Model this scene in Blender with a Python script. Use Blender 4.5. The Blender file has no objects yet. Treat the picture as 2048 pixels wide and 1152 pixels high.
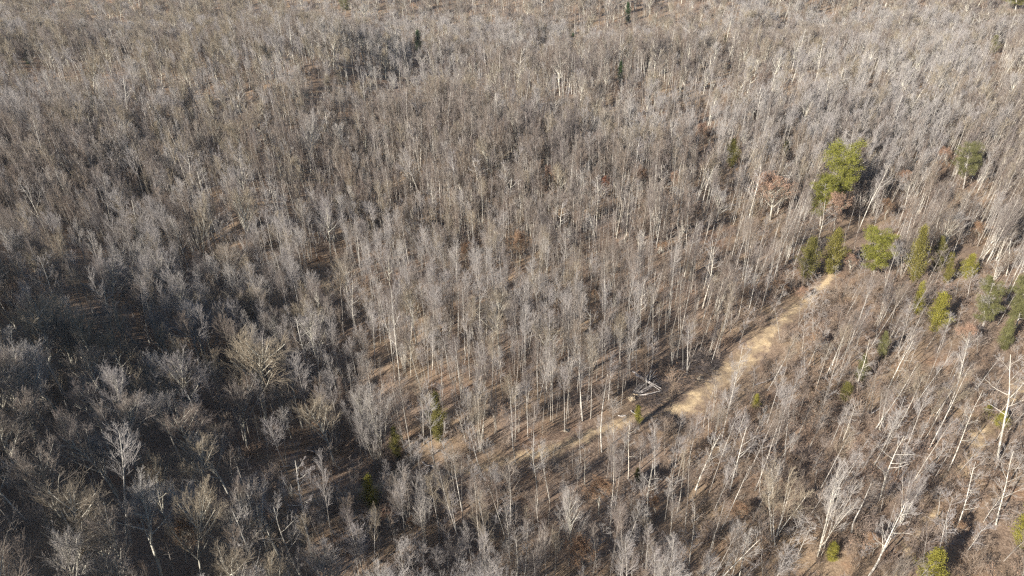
import bpy, math, random
import numpy as np
from mathutils import Vector, Matrix, Euler
R = math.radians

# ------------------------------------------------------------------ camera, sky, sun, exposure
S = bpy.context.scene
CAM_H = 85.0
PITCH = R(31.0)
ROLL = R(2.0)
FPX = 1365.0                       # focal length in pixels of the 2048 px wide photograph
cam_d = bpy.data.cameras.new('camera')
cam = bpy.data.objects.new('camera', cam_d)
S.collection.objects.link(cam)
S.camera = cam
cam_d.sensor_width = 36.0
cam_d.lens = 36.0 * FPX / 2048.0
cam_d.clip_start = 1.0
cam_d.clip_end = 6000.0
_f = Vector((0, math.cos(PITCH), -math.sin(PITCH)))
_r0 = Vector((1, 0, 0))
_u0 = _r0.cross(_f)
_r = (_r0 * math.cos(ROLL) - _u0 * math.sin(ROLL)).normalized()
_u = _r.cross(_f).normalized()
cm = Matrix(((_r.x, _u.x, -_f.x, 0), (_r.y, _u.y, -_f.y, 0), (_r.z, _u.z, -_f.z, CAM_H), (0, 0, 0, 1)))
cam.matrix_world = cm

SUN_AZ = R(231.0)                  # compass-like: 0 = +Y (away from the camera), clockwise
SUN_EL = R(27.0)
sdir = Vector((math.sin(SUN_AZ) * math.cos(SUN_EL), math.cos(SUN_AZ) * math.cos(SUN_EL), math.sin(SUN_EL)))
sun_d = bpy.data.lights.new('sun', 'SUN')
sun_d.energy = 5.0
sun_d.angle = R(0.5)
sun_d.color = (1.0, 0.945, 0.87)
sun = bpy.data.objects.new('sun', sun_d)
S.collection.objects.link(sun)
sun.rotation_euler = (-sdir).to_track_quat('-Z', 'Y').to_euler()
sun.location = (0, 0, 200)

W = bpy.data.worlds.new('World')
S.world = W
W.use_nodes = True
wn = W.node_tree
wn.nodes.clear()
sky = wn.nodes.new('ShaderNodeTexSky')
sky.sky_type = 'NISHITA'
sky.sun_disc = False
sky.sun_elevation = SUN_EL
sky.sun_rotation = SUN_AZ
sky.ozone_density = 4.0
sky.dust_density = 0.3
bg = wn.nodes.new('ShaderNodeBackground')
bg.inputs['Strength'].default_value = 0.05
wo = wn.nodes.new('ShaderNodeOutputWorld')
wn.links.new(sky.outputs[0], bg.inputs[0])
wn.links.new(bg.outputs[0], wo.inputs[0])
S.view_settings.view_transform = 'Standard'
S.view_settings.look = 'None'
S.view_settings.exposure = 1.08
S.view_settings.gamma = 1.0
S.cycles.max_bounces = 4
S.cycles.diffuse_bounces = 2
S.cycles.glossy_bounces = 1
S.cycles.transmission_bounces = 1
S.cycles.volume_bounces = 0
S.cycles.use_denoising = False
S.cycles.use_adaptive_sampling = False
S.cycles.caustics_reflective = False
S.cycles.caustics_refractive = False
S.cycles.pixel_filter_type = 'BLACKMAN_HARRIS'
S.cycles.filter_width = 1.3

col = S.collection

# ------------------------------------------------------------------ terrain
UX, UY = math.sin(SUN_AZ), math.cos(SUN_AZ)      # horizontal direction towards the sun


def sstep(a, b, x):
    t = np.clip((x - a) / (b - a), 0, 1)
    return t * t * (3 - 2 * t)


def H(x, y):
    x = np.asarray(x, float); y = np.asarray(y, float)
    z = 1.6 * np.sin(x * 0.031 + 1.1) * np.cos(y * 0.027 + 0.4) + 1.1 * np.sin(x * 0.058 - y * 0.043)
    z = z + 0.35 * np.sin(x * 0.17 + 2.0 * np.sin(y * 0.09)) + 0.25 * np.sin(y * 0.21 + 1.7 * np.sin(x * 0.13))
    z = z * sstep(20, 60, y)
    z = z + 9.0 * (np.sin(y * 0.0145 - 2.2 + x * 0.002) * sstep(170, 330, y))   # rolling ground farther off
    u = x * UX + y * UY
    side = sstep(-6, -44, x) * sstep(230, 150, y)
    shade_hill = np.interp(u, [-75, -52, -34, 8, 62, 80, 130], [0, -2, -8.5, 5.5, 40, 41.5, 36])   # hillside rising to an unseen ridge, both added to shade the lower left
    z = z + shade_hill * side
    z = z + 10.0 * sstep(-44, -82, x) * sstep(105, 160, y) * sstep(500, 380, y)   # bank added along the left half, turned from the sun to darken its slope
    return z


def Hs(x, y):
    return float(H(x, y))


def ray(px, py):
    return (_f + _r * ((px - 1024.0) / FPX) + _u * (-(py - 576.0) / FPX))


def at(px, py):
    """Where the line of sight through a photo pixel meets the ground."""
    d = ray(px, py)
    o = Vector((0, 0, CAM_H))
    t = 20.0
    while t < 3000:
        p = o + d * t
        if p.z <= Hs(p.x, p.y):
            a, b = t - 1.0, t
            for _ in range(12):
                m = (a + b) / 2
                q = o + d * m
                if q.z <= Hs(q.x, q.y): b = m
                else: a = m
            q = o + d * b
            return Vector((q.x, q.y, Hs(q.x, q.y)))
        t += 1.0
    p = o + d * 1500
    return Vector((p.x, p.y, 0))


def proj(p):
    v = Vector(p) - Vector((0, 0, CAM_H))
    z = v.dot(_f)
    return 1024 + FPX * v.dot(_r) / z, 576 - FPX * v.dot(_u) / z, z


def projv(x, y, z):
    vz = z - CAM_H
    d = y * _f.y + vz * _f.z + x * _f.x
    d = np.maximum(d, 1e-3)
    return 1024 + FPX * (x * _r.x + y * _r.y + vz * _r.z) / d, 576 - FPX * (x * _u.x + y * _u.y + vz * _u.z) / d, d

# ------------------------------------------------------------------ materials


def mat(name, ramp=None, rough=0.9, color=None, noise=None, use_random=True, spec=0.15, trans=0.0, val=0.35):
    """ramp: colours picked per object; noise: (scale, amount) of value variation in object space."""
    m = bpy.data.materials.new(name)
    m.use_nodes = True
    nt = m.node_tree
    b = nt.nodes['Principled BSDF']
    b.inputs['Roughness'].default_value = rough
    b.inputs['Specular IOR Level'].default_value = spec
    if ramp:
        oi = nt.nodes.new('ShaderNodeObjectInfo')
        cr = nt.nodes.new('ShaderNodeValToRGB')
        els = cr.color_ramp.elements
        n = len(ramp)
        for i, c in enumerate(ramp):
            e = els[i] if i < 2 else els.new(i / (n - 1))
            e.position = i / (n - 1)
            e.color = (*c, 1)
        nt.links.new(oi.outputs['Random'], cr.inputs[0])
        out = cr.outputs[0]
    else:
        rgb = nt.nodes.new('ShaderNodeRGB')
        rgb.outputs[0].default_value = (*color, 1)
        out = rgb.outputs[0]
    if noise:
        tc = nt.nodes.new('ShaderNodeTexCoord')
        nz = nt.nodes.new('ShaderNodeTexNoise')
        nz.inputs['Scale'].default_value = noise
        nz.inputs['Detail'].default_value = 3
        nt.links.new(tc.outputs['Object'], nz.inputs['Vector'])
        mr = nt.nodes.new('ShaderNodeMapRange')
        mr.inputs[1].default_value = 0.3
        mr.inputs[2].default_value = 0.7
        mr.inputs[3].default_value = 1 - val
        mr.inputs[4].default_value = 1 + val
        nt.links.new(nz.outputs[0], mr.inputs[0])
        hsv = nt.nodes.new('ShaderNodeHueSaturation')
        nt.links.new(mr.outputs[0], hsv.inputs['Value'])
        nt.links.new(out, hsv.inputs['Color'])
        out = hsv.outputs[0]
    nt.links.new(out, b.inputs['Base Color'])
    if trans > 0:
        tr = nt.nodes.new('ShaderNodeBsdfTranslucent')
        nt.links.new(out, tr.inputs[0])
        mx = nt.nodes.new('ShaderNodeMixShader')
        mx.inputs[0].default_value = trans
        nt.links.new(b.outputs[0], mx.inputs[1])
        nt.links.new(tr.outputs[0], mx.inputs[2])
        o = nt.nodes['Material Output']
        nt.links.new(mx.outputs[0], o.inputs[0])
    return m


TWIG = mat('twig_wood', ramp=[(.19, .145, .12), (.265, .21, .16), (.25, .208, .182), (.34, .29, .238), (.21, .178, .163), (.30, .252, .208)])
TWIG_TAN = mat('tan_twig_wood', ramp=[(.31, .255, .185), (.35, .29, .21), (.28, .235, .18)])
TWIG_PALE = mat('pale_twig_wood', ramp=[(.40, .365, .33), (.35, .315, .295), (.45, .41, .365)])
BARK = mat('grey_bark', ramp=[(.44, .40, .335), (.30, .27, .235), (.54, .505, .44), (.25, .225, .195), (.47, .43, .36)], noise=2.0, val=.5)
BARK_PALE = mat('white_bark', ramp=[(.52, .475, .39), (.60, .56, .48), (.45, .405, .33)], noise=1.8, val=0.55)
BARK_LIGHT = mat('lichen_grey_bark', ramp=[(.52, .49, .40), (.42, .39, .32), (.58, .54, .45)], noise=1.6, val=.4)
BRUSH = mat('brush_twigs', ramp=[(.25, .18, .135), (.35, .265, .19), (.30, .235, .195), (.40, .33, .265), (.28, .205, .155), (.37, .295, .225)])
LEAF = mat('dry_brown_leaves', ramp=[(.33, .205, .125), (.40, .26, .165), (.36, .22, .13)], noise=1.6, trans=0.25)
LEAF_RED = mat('dry_russet_leaves', color=(.42, .19, .115), noise=1.6, trans=0.25)
LEAF_PINK = mat('dry_pale_leaves', color=(.44, .285, .20), noise=1.6, trans=0.25)
PINE = mat('pine_needles', color=(.23, .225, .045), noise=2.2, val=.5, trans=0.2)
PINE_DARK = mat('dark_pine_needles', color=(.05, .085, .028), noise=0.9, trans=0.15)
PINE_BLUE = mat('grey_green_needles', color=(.17, .165, .065), noise=0.9, trans=0.2)
CEDAR = mat('cedar_foliage', color=(.20, .175, .045), noise=0.9, trans=0.2)
CEDAR_OLIVE = mat('olive_cedar_foliage', color=(.155, .14, .04), noise=0.9, trans=0.2)
CEDAR_YEL = mat('yellow_cedar_foliage', color=(.26, .235, .045), noise=0.9, trans=0.2)
LOGM = mat('felled_log_bark', ramp=[(.38, .34, .31), (.47, .43, .385), (.32, .285, .26)], noise=1.1, val=.5)
CUT = mat('cut_wood', color=(.36, .29, .20), noise=3.0, val=.5)


def ground_nodes(m, track=False):
    m.use_nodes = True
    nt = m.node_tree
    N, L = nt.nodes, nt.links
    b = N['Principled BSDF']
    b.inputs['Roughness'].default_value = 0.95
    b.inputs['Specular IOR Level'].default_value = 0.1
    geo = N.new('ShaderNodeNewGeometry')

    def noise(scale, detail=4, rough=0.6, vec=None, dist=0):
        n = N.new('ShaderNodeTexNoise')
        n.inputs['Scale'].default_value = scale
        n.inputs['Detail'].default_value = detail
        n.inputs['Roughness'].default_value = rough
        n.inputs['Distortion'].default_value = dist
        L.new(vec or geo.outputs['Position'], n.inputs['Vector'])
        return n.outputs[0]

    def ramp(inp, stops):
        r = N.new('ShaderNodeValToRGB')
        e = r.color_ramp.elements
        for i, (p, c) in enumerate(stops):
            el = e[i] if i < 2 else e.new(p)
            el.position = p
            el.color = (*c, 1)
        L.new(inp, r.inputs[0])
        return r.outputs[0]

    def mix(f, a, c, mode='MIX'):
        x = N.new('ShaderNodeMix')
        x.data_type = 'RGBA'
        x.blend_type = mode
        if isinstance(f, float): x.inputs[0].default_value = f
        else: L.new(f, x.inputs[0])
        L.new(a, x.inputs[6]); L.new(c, x.inputs[7])
        return x.outputs[2]
    litter = ramp(noise(2.6, 6, 0.75), [(.3, (.085, .060, .044)), (.48, (.225, .160, .114)), (.6, (.33, .243, .175)), (.75, (.46, .355, .265))])
    tan = ramp(noise(3.4, 5, 0.7), [(.3, (.14, .10, .062)), (.5, (.28, .20, .128)), (.72, (.42, .32, .21))])
    russ = ramp(noise(4.0, 5, 0.7), [(.3, (.12, .07, .042)), (.5, (.28, .165, .10)), (.7, (.40, .26, .165))])
    f1 = ramp(noise(0.045, 4, 0.6, dist=.6), [(.45, (0, 0, 0)), (.62, (1, 1, 1))])
    f2 = ramp(noise(0.09, 4, 0.6, dist=1.0), [(.55, (0, 0, 0)), (.72, (.8, .8, .8))])
    c = mix(f1, litter, tan)
    c = mix(f2, c, russ)
    if track:
        at_ = N.new('ShaderNodeAttribute')
        at_.attribute_name = 'across'
        ad = N.new('ShaderNodeMath'); ad.operation = 'ADD'
        mu = N.new('ShaderNodeMath'); mu.operation = 'MULTIPLY_ADD'
        L.new(noise(0.55, 5, 0.65, dist=.5), mu.inputs[0]); mu.inputs[1].default_value = 1.7; mu.inputs[2].default_value = -.85
        L.new(at_.outputs['Fac'], ad.inputs[0]); L.new(mu.outputs[0], ad.inputs[1])
        f = ramp(ad.outputs[0], [(.50, (0, 0, 0)), (.90, (1, 1, 1))])
        straw = ramp(noise(1.7, 6, 0.7), [(.3, (.40, .29, .165)), (.5, (.56, .42, .25)), (.7, (.68, .53, .34))])
        dirt = ramp(noise(3.5, 5, 0.7), [(.3, (.19, .135, .088)), (.7, (.38, .29, .19))])
        straw = mix(ramp(noise(.35, 3, .5), [(.42, (0, 0, 0)), (.62, (1, 1, 1))]), straw, dirt)
        c = mix(f, c, straw)
    L.new(c, b.inputs['Base Color'])
    bump = N.new('ShaderNodeBump')
    bump.inputs['Strength'].default_value = 0.7
    bump.inputs['Distance'].default_value = 0.25
    L.new(noise(3.0, 5, 0.75), bump.inputs['Height'])
    L.new(bump.outputs[0], b.inputs['Normal'])
    return m


GROUND = ground_nodes(bpy.data.materials.new('leaf_litter'))
TRACKM = ground_nodes(bpy.data.materials.new('straw_track'), True)

# ------------------------------------------------------------------ mesh helpers


def np_mesh(name, V, F, mats, fmat=None, smooth=False):
    """F: (n,k) int array of equal sized faces."""
    me = bpy.data.meshes.new(name)
    V = np.asarray(V, np.float32); F = np.asarray(F, np.int32)
    k = F.shape[1]
    me.vertices.add(len(V)); me.vertices.foreach_set('co', V.ravel())
    me.loops.add(F.size); me.loops.foreach_set('vertex_index', F.ravel())
    me.polygons.add(len(F)); me.polygons.foreach_set('loop_start', np.arange(0, F.size, k, dtype=np.int32))
    if fmat is not None: me.polygons.foreach_set('material_index', np.asarray(fmat, np.int32))
    for m in mats: me.materials.append(m)
    if smooth: me.polygons.foreach_set('use_smooth', np.ones(len(F), bool))
    me.update(calc_edges=True)
    return me


def seg_geo(segs, k):
    """segs: list of (p0, p1, r0, r1); k-sided open prisms. returns V, F(quads)"""
    if not segs:
        return np.zeros((0, 3)), np.zeros((0, 4), int)
    A = np.array([[*s[0], *s[1], s[2], s[3]] for s in segs], float)
    P0, P1, r0, r1 = A[:, :3], A[:, 3:6], A[:, 6], A[:, 7]
    d = P1 - P0
    d /= np.maximum(np.linalg.norm(d, axis=1, keepdims=True), 1e-6)
    ref = np.where(np.abs(d[:, 2:3]) < .95, np.array([[0, 0, 1.]]), np.array([[1., 0, 0]]))
    a = np.cross(d, ref); a /= np.linalg.norm(a, axis=1, keepdims=True)
    b = np.cross(d, a)
    n = len(A)
    V = np.zeros((n, 2, k, 3))
    for j in range(k):
        t = 2 * math.pi * j / k
        o = a * math.cos(t) + b * math.sin(t)
        V[:, 0, j] = P0 + o * r0[:, None]
        V[:, 1, j] = P1 + o * r1[:, None]
    base = np.arange(n)[:, None] * (2 * k)
    F = np.zeros((n, k, 4), int)
    for j in range(k):
        j2 = (j + 1) % k
        F[:, j, 0] = (base[:, 0] + j); F[:, j, 1] = (base[:, 0] + j2)
        F[:, j, 2] = (base[:, 0] + k + j2); F[:, j, 3] = (base[:, 0] + k + j)
    return V.reshape(-1, 3), F.reshape(-1, 4)


def join_geo(parts):
    Vs, Fs, Ms, o = [], [], [], 0
    for V, F, mi in parts:
        Vs.append(V); Fs.append(F + o); Ms.append(np.full(len(F), mi)); o += len(V)
    return np.concatenate(Vs), np.concatenate(Fs), np.concatenate(Ms)


def rv(rng, s=1.0):
    return Vector((rng.gauss(0, s), rng.gauss(0, s), rng.gauss(0, s)))


def path(rng, p, d, L, r0, r1, n, wander, up):
    pts = [(p.copy(), r0)]
    d = d.normalized()
    for i in range(n):
        d = (d + rv(rng, wander) + Vector((0, 0, up))).normalized()
        p = p + d * (L / n)
        pts.append((p.copy(), r0 + (r1 - r0) * (i + 1) / n))
    return pts


def segs_of(pts):
    return [(pts[i][0], pts[i + 1][0], pts[i][1], pts[i + 1][1]) for i in range(len(pts) - 1)]


def side_dir(rng, axis, ang):
    a = axis.orthogonal().normalized()
    b = axis.cross(a)
    t = rng.uniform(0, 2 * math.pi)
    return axis * math.cos(ang) + (a * math.cos(t) + b * math.sin(t)) * math.sin(ang)


def rec(rng, out, tips, p, d, L, r, lv, cfg):
    """Recursive branching. cfg[lv] = (children, angle, length ratio, up, wander, steps, start)"""
    nch, ang, lr, up, wan, st, t0 = cfg[lv]
    rend = max(r * 0.4, 0.0095)
    pts = path(rng, p, d, L, r, rend, st, wan, up)
    out.setdefault(lv, []).extend(segs_of(pts))
    if lv + 1 >= len(cfg):
        tips.append(pts[-1][0])
        return
    n = max(1, int(round(nch * rng.uniform(.8, 1.2))))
    for i in range(n):
        t = t0 + (1 - t0) * (i + rng.random() * .8) / n
        t = min(t, .999)
        k = t * st
        j = int(k); fr = k - j
        a, b = pts[j], pts[j + 1]
        q = a[0].lerp(b[0], fr)
        ax = (b[0] - a[0]).normalized()
        dd = side_dir(rng, ax, ang * rng.uniform(.65, 1.3))
        ll = L * lr * rng.uniform(.7, 1.25) * (1.15 - .55 * t)
        rr = max((a[1] + (b[1] - a[1]) * fr) * .6, .0105)
        rec(rng, out, tips, q, dd, ll, rr, lv + 1, cfg)


TW = 1.0


def tree_segs(kind, seed, lod=0):
    """Skeleton of a bare tree about 20 m tall: trunk segments, limb segments, twig segments, tips."""
    rng = random.Random(seed)
    trunk, limbs, twigs, tips = [], [], [], []
    out = {}
    if kind == 'pole':
        Ht = 20.0
        pts = path(rng, Vector((0, 0, -.4)), Vector((rng.gauss(0, .02), rng.gauss(0, .02), 1)), Ht, rng.uniform(.11, .16), .03, 12, .022, .03)
        trunk = segs_of(pts)
        t0 = rng.uniform(.46, .66)
        n = 25 if lod == 0 else 18
        cr = rng.uniform(.75, 1.25)
        cfg = [(6, R(28), .52, .16, .04, 3, .15), (3, R(28), .58, .08, .05, 2, .15), (0, 0, 0, .05, .05, 1, 0)]
        if lod: cfg = [(5, R(30), .52, .16, .06, 2, .15), (3, R(30), .6, .08, .08, 1, .15), (0, 0, 0, .04, .1, 1, 0)]
        for i in range(n):
            t = t0 + (1 - t0) * (i + rng.random()) / n
            k = min(t, .995) * 12; j = int(k)
            q = pts[j][0].lerp(pts[j + 1][0], k - j)
            rr = pts[j][1] * .42
            s = (t - t0) / (1 - t0)
            L = (1.2 + 3.2 * cr * (1 - s) ** .7) * rng.uniform(.75, 1.15) * (.6 + .4 * min(1, s * 5))
            rec(rng, out, tips, q, side_dir(rng, Vector((0, 0, 1)), R(rng.uniform(28, 52))), L, max(rr, .024), 0, cfg)
        for _ in range(rng.randint(1, 5)):      # dead stubs lower down
            t = rng.uniform(.2, t0); k = t * 12; j = int(k)
            q = pts[j][0].lerp(pts[j + 1][0], k - j)
            limbs += segs_of(path(rng, q, side_dir(rng, Vector((0, 0, 1)), R(75)), rng.uniform(.5, 1.6), .02, .01, 2, .1, .02))
    elif kind == 'broad':
        hb = rng.uniform(6.5, 9.0)
        pts = path(rng, Vector((0, 0, -.4)), Vector((rng.gauss(0, .04), rng.gauss(0, .04), 1)), hb, rng.uniform(.24, .32), .2, 6, .03, .03)
        trunk = segs_of(pts)
        lead = path(rng, pts[-1][0], Vector((rng.gauss(0, .1), rng.gauss(0, .1), 1)), 19 - hb, .17, .02, 8, .05, .05)
        trunk += segs_of(lead)
        cfg = [(8, R(28), .54, .09, .04, 5, .18), (6, R(28), .54, .07, .05, 3, .12), (2, R(28), .7, .05, .05, 2, .12), (0, 0, 0, .04, .06, 1, 0)]
        if lod: cfg = [(7, R(30), .52, .09, .06, 4, .18), (5, R(30), .55, .07, .06, 2, .12), (3, R(30), .6, .05, .06, 1, .12), (0, 0, 0, .04, .06, 1, 0)]
        n = 19
        for i in range(n):
            s = i / n
            k = min(s * .8 * 8 + rng.random() * .5, 7.9); j = int(k)
            q = lead[j][0].lerp(lead[j + 1][0], k - j)
            if i < 3: q = pts[-1][0] - Vector((0, 0, rng.uniform(0, 2.0)))
            L = (8.6 - 5.2 * s) * rng.uniform(.75, 1.1)
            rec(rng, out, tips, q, side_dir(rng, Vector((0, 0, 1)), R(rng.uniform(26, 66) - 16 * s)), L, .095 - .05 * s, 0, cfg)
        limbs += out.pop(0)
        out = {k - 1: v for k, v in out.items()}
    elif kind == 'syc':
        pts = path(rng, Vector((0, 0, -.4)), Vector((rng.gauss(0, .04), rng.gauss(0, .04), 1)), 20, rng.uniform(.19, .27), .04, 12, .04, .03)
        trunk = segs_of(pts)
        cfg = [(6, R(42), .5, .06, .11, 5, .25), (5, R(36), .5, .05, .09, 3, .2), (4, R(34), .6, .05, .08, 2, .15), (0, 0, 0, .04, .08, 1, 0)]
        n = rng.randint(9, 12)
        for i in range(n):
            t = .38 + .6 * (i + rng.random() * .7) / n
            k = min(t, .99) * 12; j = int(k)
            q = pts[j][0].lerp(pts[j + 1][0], k - j)
            s = (t - .38) / .62
            rec(rng, out, tips, q, side_dir(rng, Vector((0, 0, 1)), R(rng.uniform(42, 78))), rng.uniform(2.2, 6.0) * (1.1 - .5 * s), pts[j][1] * .42, 0, cfg)
        limbs += out.pop(0)
        out = {k - 1: v for k, v in out.items()}
    elif kind == 'multi':
        cfg = [(6, R(26), .5, .09, .05, 3, .15), (4, R(28), .55, .06, .06, 2, .15), (0, 0, 0, .04, .06, 1, 0)]
        for s in range(rng.randint(6, 9)):
            d = side_dir(rng, Vector((0, 0, 1)), R(rng.uniform(3, 17)))
            L = rng.uniform(14, 19)
            pts = path(rng, Vector((rng.gauss(0, .35), rng.gauss(0, .35), -.4)), d, L, rng.uniform(.06, .10), .015, 10, .02, .012)
            trunk += segs_of(pts)
            for i in range(14):
                t = .4 + .6 * (i + rng.random()) / 14
                k = min(t, .99) * 10; j = int(k)
                q = pts[j][0].lerp(pts[j + 1][0], k - j)
                rec(rng, out, tips, q, side_dir(rng, (pts[j + 1][0] - pts[j][0]).normalized(), R(rng.uniform(18, 38))), (4.2 - 2.2 * t) * rng.uniform(.8, 1.3), .03, 0, cfg)
    for k in out:
        twigs += out[k]
    return trunk, limbs, twigs, tips


def limb_geo(trunk, limbs):
    return seg_geo(trunk, 7), seg_geo(limbs, 5)


PROTO = {}       # (kind, variant) -> (trunk mesh, crown mesh, joined mesh, radius)
BK = {'pole': ('TWIG', BARK), 'broad': ('TWIG', BARK_LIGHT), 'syc': ('PALE', BARK_PALE), 'multi': ('TWIG', BARK_PALE)}
TWM = {'TWIG': TWIG, 'PALE': TWIG_PALE, 'TAN': TWIG_TAN}


def leaf_cards(rng, centres, size, n, spread, up=0.0):
    """small leaf-sized quads scattered round centres"""
    C = np.array([[*c] for c in centres], float)
    rs = np.random.RandomState(rng.randint(0, 1 << 30))
    C = np.repeat(C, n, axis=0) + rs.normal(0, spread, (len(C) * n, 3))
    m = len(C)
    a = rs.normal(0, 1, (m, 3)); a /= np.linalg.norm(a, axis=1, keepdims=True)
    b = np.cross(a, rs.normal(0, 1, (m, 3))); b /= np.linalg.norm(b, axis=1, keepdims=True)
    s = size * rs.uniform(.6, 1.3, (m, 1))
    V = np.stack([C - a * s, C - b * s * .6, C + a * s, C + b * s * .6], axis=1).reshape(-1, 3)
    F = np.arange(m * 4).reshape(-1, 4)
    return V, F


def make_variant(kind, v, lod=0, tw='', leaves=None, joined=False):
    key = (kind, v, lod, tw, leaves.name if leaves else '')
    if key in PROTO: return PROTO[key]
    tk = sum(ord(c) for c in kind) * 100 + v
    trunk, limbs, twigs, tips = tree_segs(kind, tk, lod)
    bark = BK[kind][1]
    twm = TWM[tw or BK[kind][0]]
    f = (.95 if lod == 0 else 1.6) * TW
    if lod:
        limbs = [(a, b, r0 * 1.6, r1 * 1.6) for a, b, r0, r1 in limbs]
        trunk = [(a, b, r0 * 1.3, r1 * 1.5) for a, b, r0, r1 in trunk]
    twigs = [(a, b, r0 * f, r1 * f) for a, b, r0, r1 in twigs]
    if kind == 'broad' and not lod: limbs = [(a, b, r0 * 1.3, r1 * 1.45) for a, b, r0, r1 in limbs]
    gt, gl = limb_geo(trunk, limbs)
    gw = seg_geo(twigs, 3)
    V, F, M = join_geo([(gt[0], gt[1], 0)])
    tm = np_mesh(kind + '_trunk', V, F, [bark], M, True)
    parts = [(gl[0], gl[1], 0), (gw[0], gw[1], 1)]
    mats = [bark, twm]
    if leaves:
        rng = random.Random(tk)
        rng.shuffle(tips)
        lv = leaf_cards(rng, tips[:int(len(tips) * .8)], .15, 5, .3)
        parts.append((lv[0], lv[1], 2)); mats.append(leaves)
    V, F, M = join_geo(parts)
    crm = np_mesh(kind + '_crown', V, F, mats, M)
    jm = None
    if joined:
        V, F, M = join_geo([(gt[0], gt[1], 0)] + parts)
        jm = np_mesh(kind + '_whole', V, F, mats, M)
    tp = np.array([[*t] for t in tips]) if tips else np.zeros((1, 3))
    h = tp[:, 2].max()
    rad = np.percentile(np.hypot(tp[:, 0], tp[:, 1]), 92)
    PROTO[key] = (tm, crm, jm, h, rad)
    return PROTO[key]

# ------------------------------------------------------------------ object helpers


def empty(name, loc, label, cat, group=None, rot=None, scale=None):
    o = bpy.data.objects.new(name, None)
    col.objects.link(o)
    o.empty_display_size = 1.0
    o.location = loc
    if rot is not None: o.rotation_euler = rot
    if scale is not None: o.scale = scale
    o['label'] = label; o['category'] = cat
    if group: o['group'] = group
    return o


def child(name, me, parent):
    o = bpy.data.objects.new(name, me)
    col.objects.link(o)
    o.parent = parent
    return o


def tag(o, label, cat, group=None, kind=None):
    if label: o['label'] = label
    if cat: o['category'] = cat
    if group: o['group'] = group
    if kind: o['kind'] = kind


def lean_basis(px, py, tx, ty):
    """base and top pixels -> base point, height, lean direction"""
    P = at(px, py)
    d = ray(tx, ty)
    t = P.y / d.y
    T = Vector((0, 0, CAM_H)) + d * t
    return P, T - P

# ------------------------------------------------------------------ setting: ground and track


def axis_pts(lo, hi, fine_lo, fine_hi, fine, coarse):
    a = list(np.arange(fine_lo, fine_hi + .01, fine))
    x = fine_lo
    st = fine
    left = []
    while x > lo:
        st = min(coarse, st * 1.25); x -= st; left.append(x)
    x = fine_hi; st = fine; right = []
    while x < hi:
        st = min(coarse, st * 1.25); x += st; right.append(x)
    return np.array(left[::-1] + a + right)


gx = axis_pts(-3000, 3000, -180, 180, 2.0, 120)
gy = axis_pts(-900, 4800, 30, 330, 2.0, 120)
GX, GY = np.meshgrid(gx, gy)
GZ = H(GX, GY)
nx, ny = len(gx), len(gy)
idx = np.arange(nx * ny).reshape(ny, nx)
F = np.stack([idx[:-1, :-1], idx[:-1, 1:], idx[1:, 1:], idx[1:, :-1]], axis=-1).reshape(-1, 4)
g = bpy.data.objects.new('ground', np_mesh('ground', np.stack([GX, GY, GZ], -1).reshape(-1, 3), F, [GROUND], None, True))
col.objects.link(g)
tag(g, 'woodland floor of dead brown leaf litter', 'ground', None, 'structure')

# straw coloured track: centre line in photo pixels and half width in metres
TRK = [(1700, 500, 1.2), (1668, 545, 1.6), (1640, 577, 2.2), (1590, 618, 2.7), (1545, 660, 3.0), (1500, 708, 3.4), (1450, 750, 3.6), (1405, 785, 3.7), (1368, 815, 3.3), (1318, 830, 2.4),
       (1255, 842, 2.2), (1190, 868, 2.5), (1125, 893, 2.6), (1050, 915, 2.5), (960, 935, 2.4), (880, 950, 2.3), (790, 962, 2.1), (690, 985, 1.8), (600, 1010, 1.5)]
TRK = [(a, b, w * .78) for a, b, w in TRK]
cl = [at(a, b) for a, b, _ in TRK]
cw = [w for _, _, w in TRK]


def resample(pts, ws, step):
    P, Wd = [], []
    n = len(pts)
    for i in range(n - 1):
        p0 = pts[max(i - 1, 0)]; p1 = pts[i]; p2 = pts[i + 1]; p3 = pts[min(i + 2, n - 1)]
        m = max(2, int((p2 - p1).length / step))
        for k in range(m):
            t = k / m
            P.append(.5 * ((2 * p1) + (p2 - p0) * t + (2 * p0 - 5 * p1 + 4 * p2 - p3) * t * t + (3 * p1 - p0 - 3 * p2 + p3) * t ** 3))
            Wd.append(ws[i] * (1 - t) + ws[i + 1] * t)
    return P, Wd


tp, tw_ = resample(cl, cw, .6)
TRX = np.array([[p.x, p.y] for p in tp]); TRW = np.array(tw_)
NA = 13
TV, TA = [], []
for i, p in enumerate(tp):
    q = tp[min(i + 1, len(tp) - 1)] - tp[max(i - 1, 0)]
    n = Vector((-q.y, q.x, 0)).normalized()
    for j in range(NA):
        s = -1 + 2 * j / (NA - 1)
        w = tw_[i] * 1.9
        x = p.x + n.x * s * w; y = p.y + n.y * s * w
        # the sheet lies on the ground mesh, 4 mm clear of it
        TV.append((x, y)); TA.append((1 - abs(s)) * min(1, i / 8) * (1 - .22 * min(1, max(0, i - len(tp) * .45) / (len(tp) * .35))))
TV = np.array(TV)


def mesh_h(x, y):
    """height of the ground mesh (bilinear on its 2 m grid)"""
    i = np.clip(np.searchsorted(gx, x) - 1, 0, nx - 2); j = np.clip(np.searchsorted(gy, y) - 1, 0, ny - 2)
    fx = (x - gx[i]) / (gx[i + 1] - gx[i]); fy = (y - gy[j]) / (gy[j + 1] - gy[j])
    return (GZ[j, i] * (1 - fx) + GZ[j, i + 1] * fx) * (1 - fy) + (GZ[j + 1, i] * (1 - fx) + GZ[j + 1, i + 1] * fx) * fy


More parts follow.
